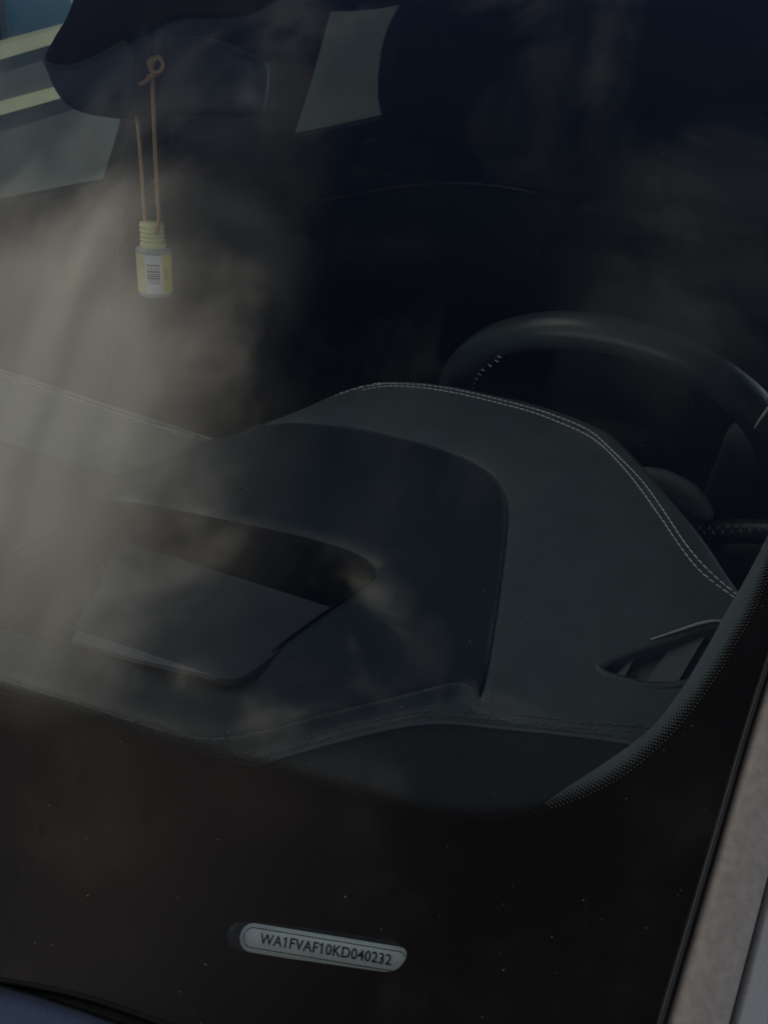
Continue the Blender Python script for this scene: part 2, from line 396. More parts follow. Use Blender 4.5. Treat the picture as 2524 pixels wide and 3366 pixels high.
# refine so that the flat sheet follows the bowed glass
bm = bmesh.new(); bm.from_mesh(frit.data)
for _ in range(3):
    le = [e for e in bm.edges if e.calc_length() > .05]
    if not le: break
    bmesh.ops.subdivide_edges(bm, edges=le, cuts=1)
    bmesh.ops.triangulate(bm, faces=bm.faces[:])
o0 = np.array(world_loc(frit))
for v in bm.verts:
    x, y = v.co.x+o0[0], v.co.y+o0[1]; v.co.z = gz(x, y)-FO-o0[2]
bm.to_mesh(frit.data); bm.free()
V_, F_ = cdt([], [tongue]); cen = np.array([V_[list(f)].mean(0) for f in F_]); ok = inpoly(cen[:, 0], cen[:, 1], tongue)
addmesh('sensor_mask', [(x, y, gz(x, y)-FO-.0003) for x, y in V_], [F_[i] for i in range(len(F_)) if ok[i]], M['frit'], windshield)
DV, DF = [], []
for ri, rr in enumerate(ROWS):
    Q = offset(inn, sgn*RSTEP*ri)
    if ri % 2: Q = .5*(Q+np.roll(Q, -1, 0))
    for x, y in Q:
        if y > .62: continue
        s = len(DV); r = rr*PITCHD
        for j in range(8):
            a = j*math.pi/4; xx, yy = x+r*math.cos(a), y+r*math.sin(a)*.88
            DV.append((xx, yy, gz(xx, yy)-FO-.00012*(ri % 2)-.00005))
        DF.append(tuple(range(s, s+8)))
tag(addmesh('enamel_dots', DV, DF, M['frit'], windshield), kind='stuff')

# ---------------------------------------------------------------- dashboard height field
Rpx = [(-700, 960, 1.075), (-300, 1118, 1.08), (0, 1221, 1.08), (350, 1341, 1.08), (600, 1420, 1.08), (700, 1441, 1.081), (780, 1424, 1.088), (850, 1394, 1.096), (930, 1367, 1.105), (1000, 1341, 1.112), (1090, 1302, 1.119), (1150, 1280, 1.122), (1200, 1267, 1.124), (1250, 1259, 1.125), (1310, 1256, 1.126), (1411, 1261, 1.127), (1521, 1278, 1.128), (1632, 1302, 1.128), (1743, 1327, 1.128), (1817, 1349, 1.128), (1900, 1380, 1.128), (2001, 1428, 1.127), (2104, 1527, 1.125), (2222, 1667, 1.121), (2311, 1778, 1.116), (2400, 1911, 1.110), (2440, 1963, 1.107), (2510, 2060, 1.10)]
RP = spline([at_z(a, b, z) for a, b, z in Rpx], 6)
RP = np.array(RP); o_ = np.argsort(RP[:, 0]); RP = RP[o_]
RP = np.vstack([[-.72, RP[0, 1]-.03, 1.075], RP, [.70, RP[-1, 1]-.10, 1.095]])
def RY(x): return np.interp(x, RP[:, 0], RP[:, 1])
def RZ(x): return np.interp(x, RP[:, 0], RP[:, 2])
def FY(x): return KW*np.asarray(x)**2+.10
FZ = 1.032
def h0(x, y):
    ry, rz, fy = RY(x), RZ(x), FY(x)
    v = np.clip((y-fy)/(ry-fy), 0, 1); e = 1-(1-v)**1.5
    z = FZ+(rz-FZ)*e
    return z-np.maximum(y-ry, 0)*3
def on_dash(px, py, off=0.): return march(px, py, lambda p: p[2]-h0(p[0], p[1])-off, .2, 1.6, 200)
def xy(px, n=4, closed=False): return [tuple(on_dash(a, b)[:2]) for a, b in spline(px, n, closed)]
crease_px = [(380, 1560), (588, 1490), (720, 1436), (925, 1386), (1019, 1386), (1150, 1398), (1300, 1427), (1430, 1462), (1545, 1506), (1620, 1556), (1655, 1610), (1668, 1680), (1660, 1780), (1640, 1950), (1615, 2110), (1590, 2250), (1584, 2273)]
lip_px = [(1584, 2273), (1521, 2238), (1470, 2241), (1300, 2285), (1200, 2308), (940, 2376), (796, 2411), (723, 2418), (651, 2416), (579, 2402), (434, 2358), (217, 2290), (0, 2221), (-300, 2128), (-700, 2000)]
crease = xy(crease_px); lip = xy(lip_px)
panel = crease+lip+[(-.6, .25), (-.6, .45)]
pipe_px = [(760, 2530), (900, 2478), (1100, 2421), (1300, 2371), (1400, 2357), (1480, 2354), (1560, 2360), (1700, 2381), (1880, 2412), (2060, 2441), (2160, 2458)]
pipe = xy(pipe_px)
open_px = [(-190, 1955), (-110, 1890), (0, 1828), (120, 1762), (250, 1690), (310, 1656), (380, 1638), (450, 1641), (600, 1667), (800, 1709), (1000, 1752), (1130, 1790), (1200, 1822), (1232, 1852), (1226, 1884), (1180, 1922), (1080, 1988), (945, 2085), (850, 2165), (770, 2218), (705, 2223), (590, 2198), (470, 2168), (235, 2108), (0, 2052), (-110, 2024), (-190, 2000)]
opening = [tuple(p) for p in resample(np.array(xy(open_px, 5, True)+[xy(open_px, 5, True)[0]]), .004)[:-1]]
vent_px = [(1958, 2188), (1994, 2157), (2069, 2127), (2148, 2100), (2227, 2075), (2295, 2053), (2344, 2042), (2389, 2043), (2420, 2060), (2430, 2100), (2400, 2160), (2340, 2215), (2290, 2245), (2253, 2253), (2220, 2259), (2171, 2261), (2111, 2253), (2032, 2232), (1978, 2212)]
vent = [tuple(p) for p in resample(np.array(xy(vent_px, 4, True)+[xy(vent_px, 4, True)[0]]), .003)[:-1]]
def disp(x, y):
    x = np.asarray(x, float); y = np.asarray(y, float)
    ins = inpoly(x, y, panel)
    dc = pdist(x, y, crease, False); dl = pdist(x, y, lip, False); dp = pdist(x, y, pipe, False)
    front = (~ins) & (dl < dc) 
    fade = smst(x, .1, .24)
    d = -.0016*np.exp(-(dc/.0012)**2)*smst(x, .05, .2)
    d = d+np.where(ins, -.0026*fade*smst(dc, 0, .0022)*smst(dl, .002, .03), 0)
    d = d+np.where((~ins) & (dc < .06), -.0012*np.exp(-dc/.005), 0)
    side = smst(x, .45, .53)
    front = (~ins) & (y < np.interp(x, lex[:, 0], lex[:, 1])+.0015)
    de = pdist(x, y, lex, False)
    d = d+np.where(ins, -.0018*np.exp(-dl/.003), -.0018*np.exp(-np.maximum(dc-.002, 0)/.02))
    d = d-np.where(front, .0075*smst(de, -.001, .007)*(1-.65*side), 0)
    d = d+.0028*np.exp(-((dp-0)/.0035)**2)
    return d
lex = np.array(sorted(lip+xy([(1650, 2296), (1800, 2336), (2000, 2366), (2200, 2378)])))
GRP = pipe+[(.56, .30), (.50, .16), (.20, .08), (.15, .12), (.24, .19)]
def mk_grid(x0, x1, y0, y1, s):
    a, b = np.meshgrid(np.arange(x0, x1, s), np.arange(y0, y1, s)); return np.c_[a.ravel(), b.ravel()]
fine = mk_grid(-.05, .63, .16, .72, .0042); coarse = mk_grid(-.70, -.05, .08, .72, .014); c2 = mk_grid(-.05, .69, .09, .16, .008); c3 = mk_grid(.63, .69, .16, .6, .008)
# the lip and the crease want points of their own, close to the line
extra = []
for ln in (lip, crease, pipe):
    q = resample(np.array(ln), .0024)
    for dd in (-.006, -.0042, -.0028, -.0016, -.0007, .0001, .0007, .0016, .0028, .0042, .006):
        t = np.gradient(q, axis=0); t /= np.linalg.norm(t, axis=1)[:, None]+1e-12
        extra.append(q+np.c_[t[:, 1], -t[:, 0]]*dd)
G2 = np.vstack([fine, coarse, c2, c3]+extra); G2 = G2+np.random.default_rng(1).normal(0, 1e-5, G2.shape)
G2 = G2[(G2[:, 1] > FY(G2[:, 0])) & (G2[:, 1] < RY(G2[:, 0])-.002)]
G2 = G2[~inpoly(G2[:, 0], G2[:, 1], opening) & ~inpoly(G2[:, 0], G2[:, 1], vent)]
G2 = G2[(pdist(G2[:, 0], G2[:, 1], opening) > .0015) & (pdist(G2[:, 0], G2[:, 1], vent) > .0012)]
xs = np.arange(-.70, .691, .004)
border = [(x, float(FY(x))) for x in xs]+[(x, float(RY(x))) for x in xs[::-1]]
V_, F_ = cdt(G2, [border, opening, vent])
cen = np.array([V_[list(f)].mean(0) for f in F_])
okb = inpoly(cen[:, 0], cen[:, 1], border) & ~inpoly(cen[:, 0], cen[:, 1], opening) & ~inpoly(cen[:, 0], cen[:, 1], vent)
gr = inpoly(cen[:, 0], cen[:, 1], GRP) & okb
Z = h0(V_[:, 0], V_[:, 1])+disp(V_[:, 0], V_[:, 1])
do = pdist(V_[:, 0], V_[:, 1], opening); Z = Z-.0035*np.exp(-(do/.0045)**1.5)
def hd(x, y): return float(h0(x, y)+disp(np.array([x]), np.array([y]))[0])
def sub(name, mask, mt, parent):
    idx = {}; vs = []; fs = []
    for i in np.nonzero(mask)[0]:
        f = []
        for k in F_[i]:
            if k not in idx: idx[k] = len(vs); vs.append((V_[k, 0], V_[k, 1], Z[k]))
            f.append(idx[k])
        fs.append(f)
    return vs, fs
inp = inpoly(cen[:, 0], cen[:, 1], panel) & okb & ~gr
vs, fs = sub('d', okb & ~gr & ~inp, None, None)
# rear roll-over of the leather top
lipr = []
n_x = len(xs)
for dy, dz in ((0, 0), (.004, -.002), (.0075, -.006), (.009, -.014), (.006, -.045), (-.03, -.12)):
    lipr.append([(x, float(RY(x))+dy, float(RZ(x))+dz + (float(disp(np.array([x]), np.array([float(RY(x))]))[0]) if dy == 0 else 0)) for x in xs])
base = len(vs)
for r in lipr: vs += r
for i in range(len(lipr)-1):
    for j in range(n_x-1):
        a = base+i*n_x+j; fs.append((a, a+1, a+1+n_x, a+n_x))
dash = addmesh('dashboard', vs, fs, M['dash'], car)
bm = bmesh.new(); bm.from_mesh(dash.data); bmesh.ops.remove_doubles(bm, verts=bm.verts, dist=2e-4)
bmesh.ops.recalc_face_normals(bm, faces=bm.faces); bm.to_mesh(dash.data); bm.free()
for p in dash.data.polygons: p.use_smooth = True
vs, fs = sub('c', inp, None, None); fix_normals(addmesh('center_panel', vs, fs, M['center'], dash))
vs, fs = sub('g', gr, None, None)
fix_normals(addmesh('speaker_grille', vs, fs, M['grille'], dash))

tube('grille_piping', [np.array([x, y, hd(x, y)-.0006]) for x, y in resample(np.array(pipe), .006)], .0016, M['piping'], dash, 8)

# head-up display well
OP = np.array(opening)
so_ = -1 if inpoly(*[np.array([c]) for c in offset(OP, -.003)[10]], opening)[0] else 1
def ringd(inset, drop):
    Q = offset(OP, so_*inset); return [(x, y, float(h0(a, b))-.0035-drop) for (x, y), (a, b) in zip(Q, OP)]
RR = [ringd(0, 0), ringd(.0015, .0012), ringd(.0026, .004), ringd(.003, .009), ringd(.0045, .03), ringd(.006, .055)]
well = rings('display_well', RR, M['recess'], dash)
V_w, F_w = cdt([], [[p[:2] for p in RR[-1]]]); cw = np.array([V_w[list(f)].mean(0) for f in F_w])
okw = inpoly(cw[:, 0], cw[:, 1], [p[:2] for p in RR[-1]]); zf = min(p[2] for p in RR[-1])+.004
addmesh('well_floor', [(x, y, zf) for x, y in V_w], [F_w[i] for i in range(len(F_w)) if okw[i]], M['recess'], dash)
# glossy cover glass of the head-up display, tilted towards the windshield
def on_dashoff(px, py, off): return march(px, py, lambda p: p[2]-h0(p[0], p[1])-off, .2, 1.6, 200)
A_ = on_dashoff(240, 2105, -.009); B_ = on_dashoff(398, 1776, -.036); C_ = on_dashoff(1075, 1992, -.024)
pn = np.cross(C_-B_, A_-B_); pn /= np.linalg.norm(pn); pn = pn if pn[2] > 0 else -pn
D_ = on_plane(770, 2235, A_, pn)
cov = [on_plane(a, b, A_, pn) for a, b in spline([(240, 2107), (320, 1938), (372, 1822), (388, 1790), (398, 1780), (420, 1782), (740, 1885), (1075, 1992), (1098, 2002), (1028, 2052), (960, 2102), (864, 2180), (782, 2230), (710, 2227), (470, 2163)], 3, True)]
cov_lo = [p-pn*.004 for p in cov]
rings('display_cover', [cov, cov_lo], M['hudglass'], dash, cap0=True, cap1=True, smooth=False)
e_ = pn*.0025
q = [on_plane(a, b, A_+e_, pn) for a, b in [(236, 2108), (258, 2072), (470, 2142), (600, 2185), (708, 2222), (600, 2200), (470, 2171)]]
rings('cover_frame', [q, [p-pn*.003 for p in q]], M['hudframe'], dash, cap0=True, cap1=True, smooth=False)

# stitches
sb = bmesh.new()
for k, (u, r) in enumerate(((-.5, .25), (-.36, .85), (0, 1), (.36, .85), (.5, .25))):
    for j in range(6): sb.verts.new((u*.0046, r*.0006*math.cos(j*math.pi/3), r*.0005*math.sin(j*math.pi/3)+.0002*(1-(2*u)**2)))
sb.verts.ensure_lookup_table()
for k in range(4):
    for j in range(6): sb.faces.new([sb.verts[k*6+j], sb.verts[k*6+(j+1) % 6], sb.verts[k*6+6+(j+1) % 6], sb.verts[k*6+6+j]])
stitch_me = bpy.data.meshes.new('stitch'); sb.to_mesh(stitch_me); sb.free(); stitch_me.materials.append(M['thread'])
for p in stitch_me.polygons: p.use_smooth = True
stitch_dark = stitch_me.copy(); stitch_dark.materials.clear(); stitch_dark.materials.append(M['thread2'])
def place_stitch(parent, p, t, n, me, sc_=1., slant=0.):
    t = Vector(t).normalized(); n = Vector(n).normalized(); s = n.cross(t).normalized(); n = t.cross(s)
    if slant: t, s = (t*math.cos(slant)+s*math.sin(slant)), (s*math.cos(slant)-t*math.sin(slant))
    o = bpy.data.objects.new('stitch', me); col.objects.link(o)
    o.matrix_local = Matrix.Translation(Vector(p)-world_loc(parent)) @ Matrix((t, s, n)).transposed().to_4x4() @ Matrix.Scale(sc_, 4)
    o.parent = parent
    return o
def dnorm(x, y, e=.002):
    f = lambda a, b: float(h0(a, b))
    n = np.array([-(f(x+e, y)-f(x-e, y))/(2*e), -(f(x, y+e)-f(x, y-e))/(2*e), 1.]); return n/np.linalg.norm(n)
def seam(px, me, step, parent, sc_=1., off=.0003, slant=.12):
    P = []
    for a, b in spline(px, 6):
        p = on_dash(a, b); p[1] = min(p[1], float(RY(p[0]))-.001); P.append(p)
    P = resample(np.array(P), step)
    zs = h0(P[:, 0], P[:, 1])+disp(P[:, 0], P[:, 1])+off
    P[:, 2] = zs
    for i in range(len(P)-1):
        t = P[i+1]-P[i]; c = (P[i]+P[i+1])/2
        place_stitch(parent, c, t, dnorm(c[0], c[1]), me, sc_*random.uniform(.92, 1.06), slant+random.uniform(-.06, .06))
    return len(P)
row1 = [(1105, 1301), (1150, 1285), (1200, 1272), (1250, 1264), (1310, 1262), (1411, 1268), (1521, 1286), (1632, 1312), (1743, 1341), (1817, 1365), (1935, 1416), (2008, 1479), (2112, 1586), (2186, 1690), (2259, 1799), (2333, 1882), (2429, 1963), (2470, 1992)]
row2 = [(1190, 1283), (1250, 1272), (1310, 1270), (1411, 1278), (1521, 1298), (1632, 1324), (1743, 1354), (1809, 1378), (1927, 1430), (1994, 1481), (2082, 1580), (2171, 1704), (2252, 1822), (2311, 1889), (2425, 1975), (2466, 2006)]
ns = seam(row1, stitch_me, .0056, dash)+seam(row2, stitch_me, .0056, dash)
low1 = [(790, 2455), (900, 2423), (1000, 2398), (1150, 2357), (1300, 2324), (1390, 2308), (1480, 2303), (1560, 2308), (1700, 2330), (1900, 2368), (2050, 2380), (2150, 2388)]
low2 = [(830, 2467), (900, 2446), (1000, 2420), (1150, 2377), (1300, 2342), (1390, 2325), (1480, 2321), (1560, 2325), (1700, 2344), (1900, 2380), (2050, 2393), (2140, 2400)]
ns += seam(low1, stitch_dark, .0047, dash, .8)+seam(low2, stitch_dark, .0047, dash, .8)
print('stitches', ns)
pp = []
for a, b in spline([(-300, 1126), (0, 1230), (350, 1350), (560, 1416), (640, 1436), (700, 1446)], 8):
    p = on_dash(a, b); p[1] = min(p[1], float(RY(p[0]))-.002); p[2] = float(h0(p[0], p[1]))+.0004; pp.append(p)
tube('edge_piping', pp, .0022, M['piping'], dash, 8)
for k in (0,):   # faint seam beside the piping, past the 300 stitches built singly
    bmv, bmf = [], []
    Q = resample(np.array(pp)+np.array([0, -.006, .0006]), .0052)
    for i in range(len(Q)-1):
        r = tube_rings([Q[i]*.85+Q[i+1]*.15, (Q[i]+Q[i+1])/2+np.array([0, 0, .0003]), Q[i]*.15+Q[i+1]*.85], .0004, 5); s = len(bmv)
        for rr in r: bmv += rr
        for a in range(2):
            for j in range(5): bmf.append((s+a*5+j, s+a*5+(j+1) % 5, s+a*5+5+(j+1) % 5, s+a*5+5+j))
    tag(addmesh('stitching', bmv, bmf, M['thread2'], dash), kind='stuff')

# side air vent
vt = empty('air_vent', tuple(on_dash(2200, 2160))); vt.parent = car; vt.location = vt.location-world_loc(car)
VP = np.array(vent); sv = -1 if inpoly(*[np.array([c]) for c in offset(VP, -.002)[10]], vent)[0] else 1
def vring(inset, dz):
    Q = offset(VP, sv*inset); return [(x, y, float(h0(a, b))+dz) for (x, y), (a, b) in zip(Q, VP)]
rings('vent_frame', [vring(-.0012, -.001), vring(-.0008, .0006), vring(.0004, .0014), vring(.0015, .0014), vring(.0036, .0004), vring(.005, -.0005), vring(.0055, -.002), vring(.0057, -.016)], M['dash'], vt)
fl = [(p[0], p[1], p[2]) for p in vring(.0057, -.014)]
V_w, F_w = cdt([], [[p[:2] for p in fl]]); cw = np.array([V_w[list(f)].mean(0) for f in F_w]); okw = inpoly(cw[:, 0], cw[:, 1], [p[:2] for p in fl])
zb = float(np.mean([p[2] for p in fl]))
addmesh('vent_duct', [(x, y, float(h0(x, y))-.013) for x, y in V_w], [F_w[i] for i in range(len(F_w)) if okw[i]], M['duct'], vt)
M['vane'] = mat('vent_vane', (.17, .178, .172), .5)
for quad in ([(2058, 2176), (2084, 2164), (2050, 2226), (2022, 2222)], [(2201, 2128), (2317, 2090), (2226, 2241), (2122, 2241)], [(2366, 2082), (2430, 2072), (2380, 2200), (2268, 2236)]):
    q = [on_dashoff(x_, y_, dd) for (x_, y_), dd in zip(quad, (-.007, -.0045, -.0045, -.007))]; dn = np.array([0, 0, -.0016])
    rings('vane', [q, [p+dn for p in q]], M['vane'], vt, cap0=True, cap1=True, smooth=False)
acc = [on_dashoff(a, b, .0026) for a, b in spline([(2140, 2101), (2227, 2073), (2295, 2051), (2344, 2041), (2392, 2043)], 5)]
tube('vent_highlight', acc, [.0004+.0007*math.sin(math.pi*(i+.5)/len(acc)) for i in range(len(acc))], M['trimglint'], vt, 6)  # highlight put in as a pale sliver along the vent's upper rim

# inner trim band that runs up beside the glass
band_in = [(1790, 2640), (1831, 2609), (1930, 2545), (2038, 2472), (2141, 2391), (2244, 2258), (2333, 2111), (2392, 2000), (2440, 1920), (2510, 1786), (2600, 1590), (2720, 1320)]
ri = [on_glass(a, b, -.011) for a, b in spline(band_in, 5)]
RRb = []
for p in ri:
    c = np.array([min(inn, key=lambda q_: (q_[0]-p[0])**2+(q_[1]-p[1])**2)[0], 0, 0])
    o_d = np.array([.9, -.45, 0]) if p[1] < .45 else np.array([1., -.2, 0]); o_d /= np.linalg.norm(o_d)
    n = gnorm(p[0], p[1])
    RRb.append([p-n*.0012, p, p+o_d*.03+np.array([0, 0, gz(*(p+o_d*.03)[:2])-gz(p[0], p[1])]), p+o_d*.06+np.array([0, 0, gz(*(p+o_d*.06)[:2])-gz(p[0], p[1])])])
rings('pillar_base_trim', RRb, M['trim'], car, closed=False, smooth=False)

# ---------------------------------------------------------------- VIN plate under its window
vc = march(1040, 3112, lambda p: p[2]-gz(p[0], p[1])+.0085, .1, 1.)
vn = gnorm(vc[0], vc[1])
pa, pb = on_plane(854, 3101, vc, vn), on_plane(1280, 3172, vc, vn)
pu = (pb-pa)/np.linalg.norm(pb-pa); pv = np.cross(vn, pu)
def uv(px, py):
    p = on_plane(px, py, vc, vn)-vc; return np.array([p@pu, p@pv])
def P3(u, v, hh=0.): return vc+pu*u+pv*v+vn*hh
vin = empty('vin_plate', tuple(vc)); vin.parent = car; vin.location = vin.location-world_loc(car)
cu = [uv(789, 3077), uv(1345, 3155)]; hv = [uv(1050, 3071)[1], uv(1050, 3166)[1]]
u0, u1 = cu[0][0], cu[1][0]+.001; vtop, vbot = hv[0]+.0002, hv[1]-.0002
def stad(u0, u1, v0, v1, n=14):
    r = (v1-v0)/2; c = (v0+v1)/2; out = []
    for i in range(n+1): a = -math.pi/2+math.pi*i/n; out.append((u1-r+r*math.cos(a), c+r*math.sin(a)))
    for i in range(n+1): a = math.pi/2+math.pi*i/n; out.append((u0+r+r*math.cos(a), c+r*math.sin(a)))
    return out
ol = stad(u0, u1, vbot, vtop)
rings('plate', [[P3(u, v, 0) for u, v in ol], [P3(u*.0+u, v, -.0008) for u, v in ol]], M['plate'], vin, cap0=True, cap1=True, smooth=False)
ti = .0016; o1 = stad(u0+ti, u1-ti, vbot+ti, vtop-ti); o2 = stad(u0+ti+.0003, u1-ti-.0003, vbot+ti+.0003, vtop-ti-.0003)
rings('border_line', [[P3(u, v, .00012) for u, v in o1], [P3(u, v, .00016) for u, v in o2]], M['ink'], vin)
hl = stad(u0-.012, u1+.012, vbot-.006, vtop+.006); hl2 = stad(u0-.004, u1+.004, vbot-.002, vtop+.002)
rings('plate_holder', [[P3(u, v, .004) for u, v in hl], [P3(u, v, -.0015) for u, v in hl2], [P3(u, v, -.006) for u, v in hl2]], M['holder'], vin, cap1=True)
tcu = bpy.data.curves.new('vin_text', 'FONT'); tcu.body = 'WA1FVAF10KD040232'; tcu.size = 1; tcu.extrude = .012; tcu.offset = .014; tcu.space_character = 1.06
tob = bpy.data.objects.new('vin_text', tcu); col.objects.link(tob)
bpy.context.view_layer.update()
tme = bpy.data.meshes.new_from_object(tob.evaluated_get(bpy.context.evaluated_depsgraph_get())); bpy.data.objects.remove(tob)
cs = np.array([v.co[:] for v in tme.vertices]); x0, x1 = cs[:, 0].min(), cs[:, 0].max(); y0, y1 = cs[:, 1].min(), cs[:, 1].max()
ta, tb = uv(852, 3100)[0], uv(1284, 3172)[0]; tH = np.linalg.norm(on_plane(1050, 3117, vc, vn)-on_plane(1056, 3150, vc, vn))*1.06
tvc = uv(1066, 3119)[1]
# the built-in face draws 1 as a bare stroke: give each 1 its flag
par = list(range(len(cs)))
def fnd(i):
    while par[i] != i: par[i] = par[par[i]]; i = par[i]
    return i
for e in tme.edges: par[fnd(e.vertices[0])] = fnd(e.vertices[1])
isl = {}
for i in range(len(cs)): isl.setdefault(fnd(i), []).append(i)
isl = sorted(isl.values(), key=lambda q: cs[q][:, 0].mean())
tfaces = [tuple(p.vertices) for p in tme.polygons]
print('glyph islands', len(isl))
ones = [q for q in isl if np.ptp(cs[q][:, 0]) < .16]
for q in ones:
    xl, yt, zt = cs[q][:, 0].min(), cs[q][:, 1].max(), cs[q][:, 2].max(); k0 = len(cs)
    cs = np.vstack([cs, [[xl+.02, yt, zt], [xl-.14, yt-.13, zt], [xl-.14, yt-.23, zt], [xl+.02, yt-.11, zt]]]); tfaces.append((k0, k0+1, k0+2, k0+3))
lv = [tuple(P3(ta+(x-x0)/(x1-x0)*(tb-ta), tvc+((y-y0)/(y1-y0)-.5)*tH, .0002+z*.004)) for x, y, z in cs]
addmesh('lettering', lv, tfaces, M['ink'], vin, smooth=False)

# ---------------------------------------------------------------- glass edge, pillar strip, panels, hood
edge = [on_glass(a, b) for a, b in [(2020, 3660), (2110, 3560), (2164, 3366), (2250, 3076), (2337, 2782), (2395, 2582), (2448, 2400), (2518, 2180), (2620, 1880), (2760, 1470)]]
edge = resample(np.array(spline(edge, 6)), .012)
edge = list(edge)
for _ in range(30): edge.append(edge[-1]+(edge[-1]-edge[-2]))
def sweep(name, path, prof, mt, parent=None, smooth=True):
    RR = []; k = len(path)
    for i in range(k):
        t = path[min(i+1, k-1)]-path[max(i-1, 0)]; t /= np.linalg.norm(t); n = gnorm(path[i][0], path[i][1]); s = np.cross(t, n); s /= np.linalg.norm(s)
        RR.append([path[i]+s*a+n*b for a, b in prof])
    return rings(name, RR, mt, parent, closed=False, smooth=smooth)
def wpx(a, b, i):    # width in metres between two columns at a row of the strip
    return np.linalg.norm(on_glass(a, i)-on_glass(b, i))
print('strip widths', wpx(2164, 2197, 3366), wpx(2164, 2330, 3366), wpx(2337, 2363, 2782), wpx(2337, 2488, 2782))
sweep('glass_molding', edge, [(-.0008, -.006), (-.0008, .0002), (-.0002, .0009), (.0006, .0009), (.0012, .0002), (.0016, -.002), (.0042, -.005), (.005, -.006)], M['rubber'], car)
sweep('pillar_strip', edge, [(.0042, -.006), (.0044, -.0035), (.0055, -.0012), (.0078, .0002), (.012, .0008), (.018, .0009), (.0222, .0006), (.0242, -.0001), (.0252, -.002), (.0255, -.012)], M['strip'], car)
sweep('door_seal', edge, [(.0254, -.012), (.028, -.010), (.030, -.012)], M['black'], car)
sweep('side_panel', edge, [(.0285, -.016), (.0287, -.0065), (.0300, -.0048), (.033, -.0042), (.06, -.006), (.10, -.014), (.14, -.03), (.17, -.06), (.18, -.12), (.185, -.35)], M['panel'], car)
bot = [on_glass(a, b) for a, b in [(-2600, 2600), (-1600, 2830), (-700, 3060), (-300, 3150), (0, 3221), (181, 3252), (362, 3301), (492, 3348), (700, 3420), (1100, 3540), (1500, 3640), (1850, 3690), (2020, 3660)]]
bot = list(resample(np.array(spline(bot, 6)), .015))
sweep('cowl_seal', bot, [(-.001, -.007), (-.001, .0003), (.0008, .0004), (.0014, -.003), (.003, -.004), (.0042, -.0022), (.0058, -.0024), (.0068, -.006), (.01, -.012)], M['black'], car)
# hood: a shell that starts just ahead of the seal and drops towards the front
hx = []
hood_edge = [on_glass(a, b) for a, b in [(-2600, 2612), (-1600, 2842), (-700, 3074), (-300, 3163), (0, 3236), (108, 3263), (217, 3299), (325, 3334), (420, 3369), (700, 3475), (1100, 3610), (1500, 3720), (1850, 3790), (2100, 3800)]]
hood_edge = resample(np.array(spline(hood_edge, 6)), .02)
RRh = []
for dy, dz in ((.004, -.026), (.0012, -.004), (0, .0005), (-.0025, .0022), (-.012, .0045), (-.03, .007), (-.06, .0125), (-.12, .018), (-.25, .014), (-.45, -.012), (-.65, -.07), (-.8, -.16), (-.86, -.3)):
    RRh.append([p+np.array([p[0]*.0, dy, dz]) for p in hood_edge])
hood = rings('hood', RRh, M['paint'], car, closed=False)

# ---------------------------------------------------------------- steering wheel
WC = np.array([.445, .803, 1.065]); TI, YA, RW = .612, -.05, .172
we1 = np.array([math.cos(YA), math.sin(YA), 0]); wn = np.array([-math.sin(YA)*math.cos(TI), math.cos(YA)*math.cos(TI), math.sin(TI)])
we2 = np.cross(wn, we1); we2 = -we2 if we2[2] < 0 else we2
sw = empty('steering_wheel', tuple(WC)); sw.parent = car; sw.location = sw.location-world_loc(car)
def wring(th, extra=0.):
    bul = 1+.05*math.exp(-((th-math.radians(318))/.5)**2)
    return WC+(RW+extra)*bul*(math.cos(th)*we1+math.sin(th)*we2)
RRw = []
for i in range(96):
    th = 2*math.pi*i/96; c = wring(th); rd = math.cos(th)*we1+math.sin(th)*we2
    grip = .0175+.0040*math.exp(-((th-3.0)/.35)**2)+.0016*math.exp(-((th-.4)/.35)**2)
    RRw.append([c+grip*(math.cos(a)*rd*.92+math.sin(a)*wn*1.08) for a in [2*math.pi*j/20 for j in range(20)]])
RRw.append(RRw[0])
rings('rim', RRw, M['wheel'], sw)
def slab(name, px, p0, n, th, mt, parent, k=4):
    q = [on_plane(a, b, p0, n) for a, b in (spline(px, k, True) if k > 1 else px)]; n = np.asarray(n)/np.linalg.norm(n)
    c = np.mean(q, 0); n = n if n@(CAM-c) > 0 else -n
    return rings(name, [[c+(p-c)*.6+n*th*.5 for p in q], [c+(p-c)*.93+n*th*.42 for p in q], [p for p in q], [c+(p-c)*.95-n*th*.5 for p in q]], mt, parent, cap0=True, cap1=True)
slab('spoke', [(2402, 1405), (2360, 1500), (2316, 1612), (2310, 1700), (2350, 1745), (2560, 1745), (2580, 1560), (2530, 1440)], WC+wn*.0, wn, .02, M['spoke'], sw)
slab('spoke', [(1500, 1290), (1700, 1330), (1800, 1400), (1780, 1520), (1600, 1450), (1520, 1380)], WC, wn, .02, M['dark'], sw)
slab('hub', [(1780, 1450), (1880, 1420), (2040, 1430), (2180, 1480), (2240, 1570), (2100, 1660), (1900, 1620), (1790, 1530)], WC+wn*.02, wn, .04, M['cabin'], sw)
q = [on_plane(a, b, WC-wn*.024, wn) for a, b in spline([(2478, 1408), (2500, 1374), (2530, 1336), (2560, 1310)], 4)]
tube('spoke_trim', q, [.0008+.0014*i/len(q) for i in range(len(q))], M['trimglint'], sw, 8)  # pale base colour supplies the glint of this chrome
q = [on_plane(a, b, WC-wn*.045, wn) for a, b in spline([(2335, 1808), (2370, 1795), (2430, 1788), (2480, 1793), (2506, 1812)], 5)]
tube('lower_trim', q, .0010, M['trimglint'], sw, 8)
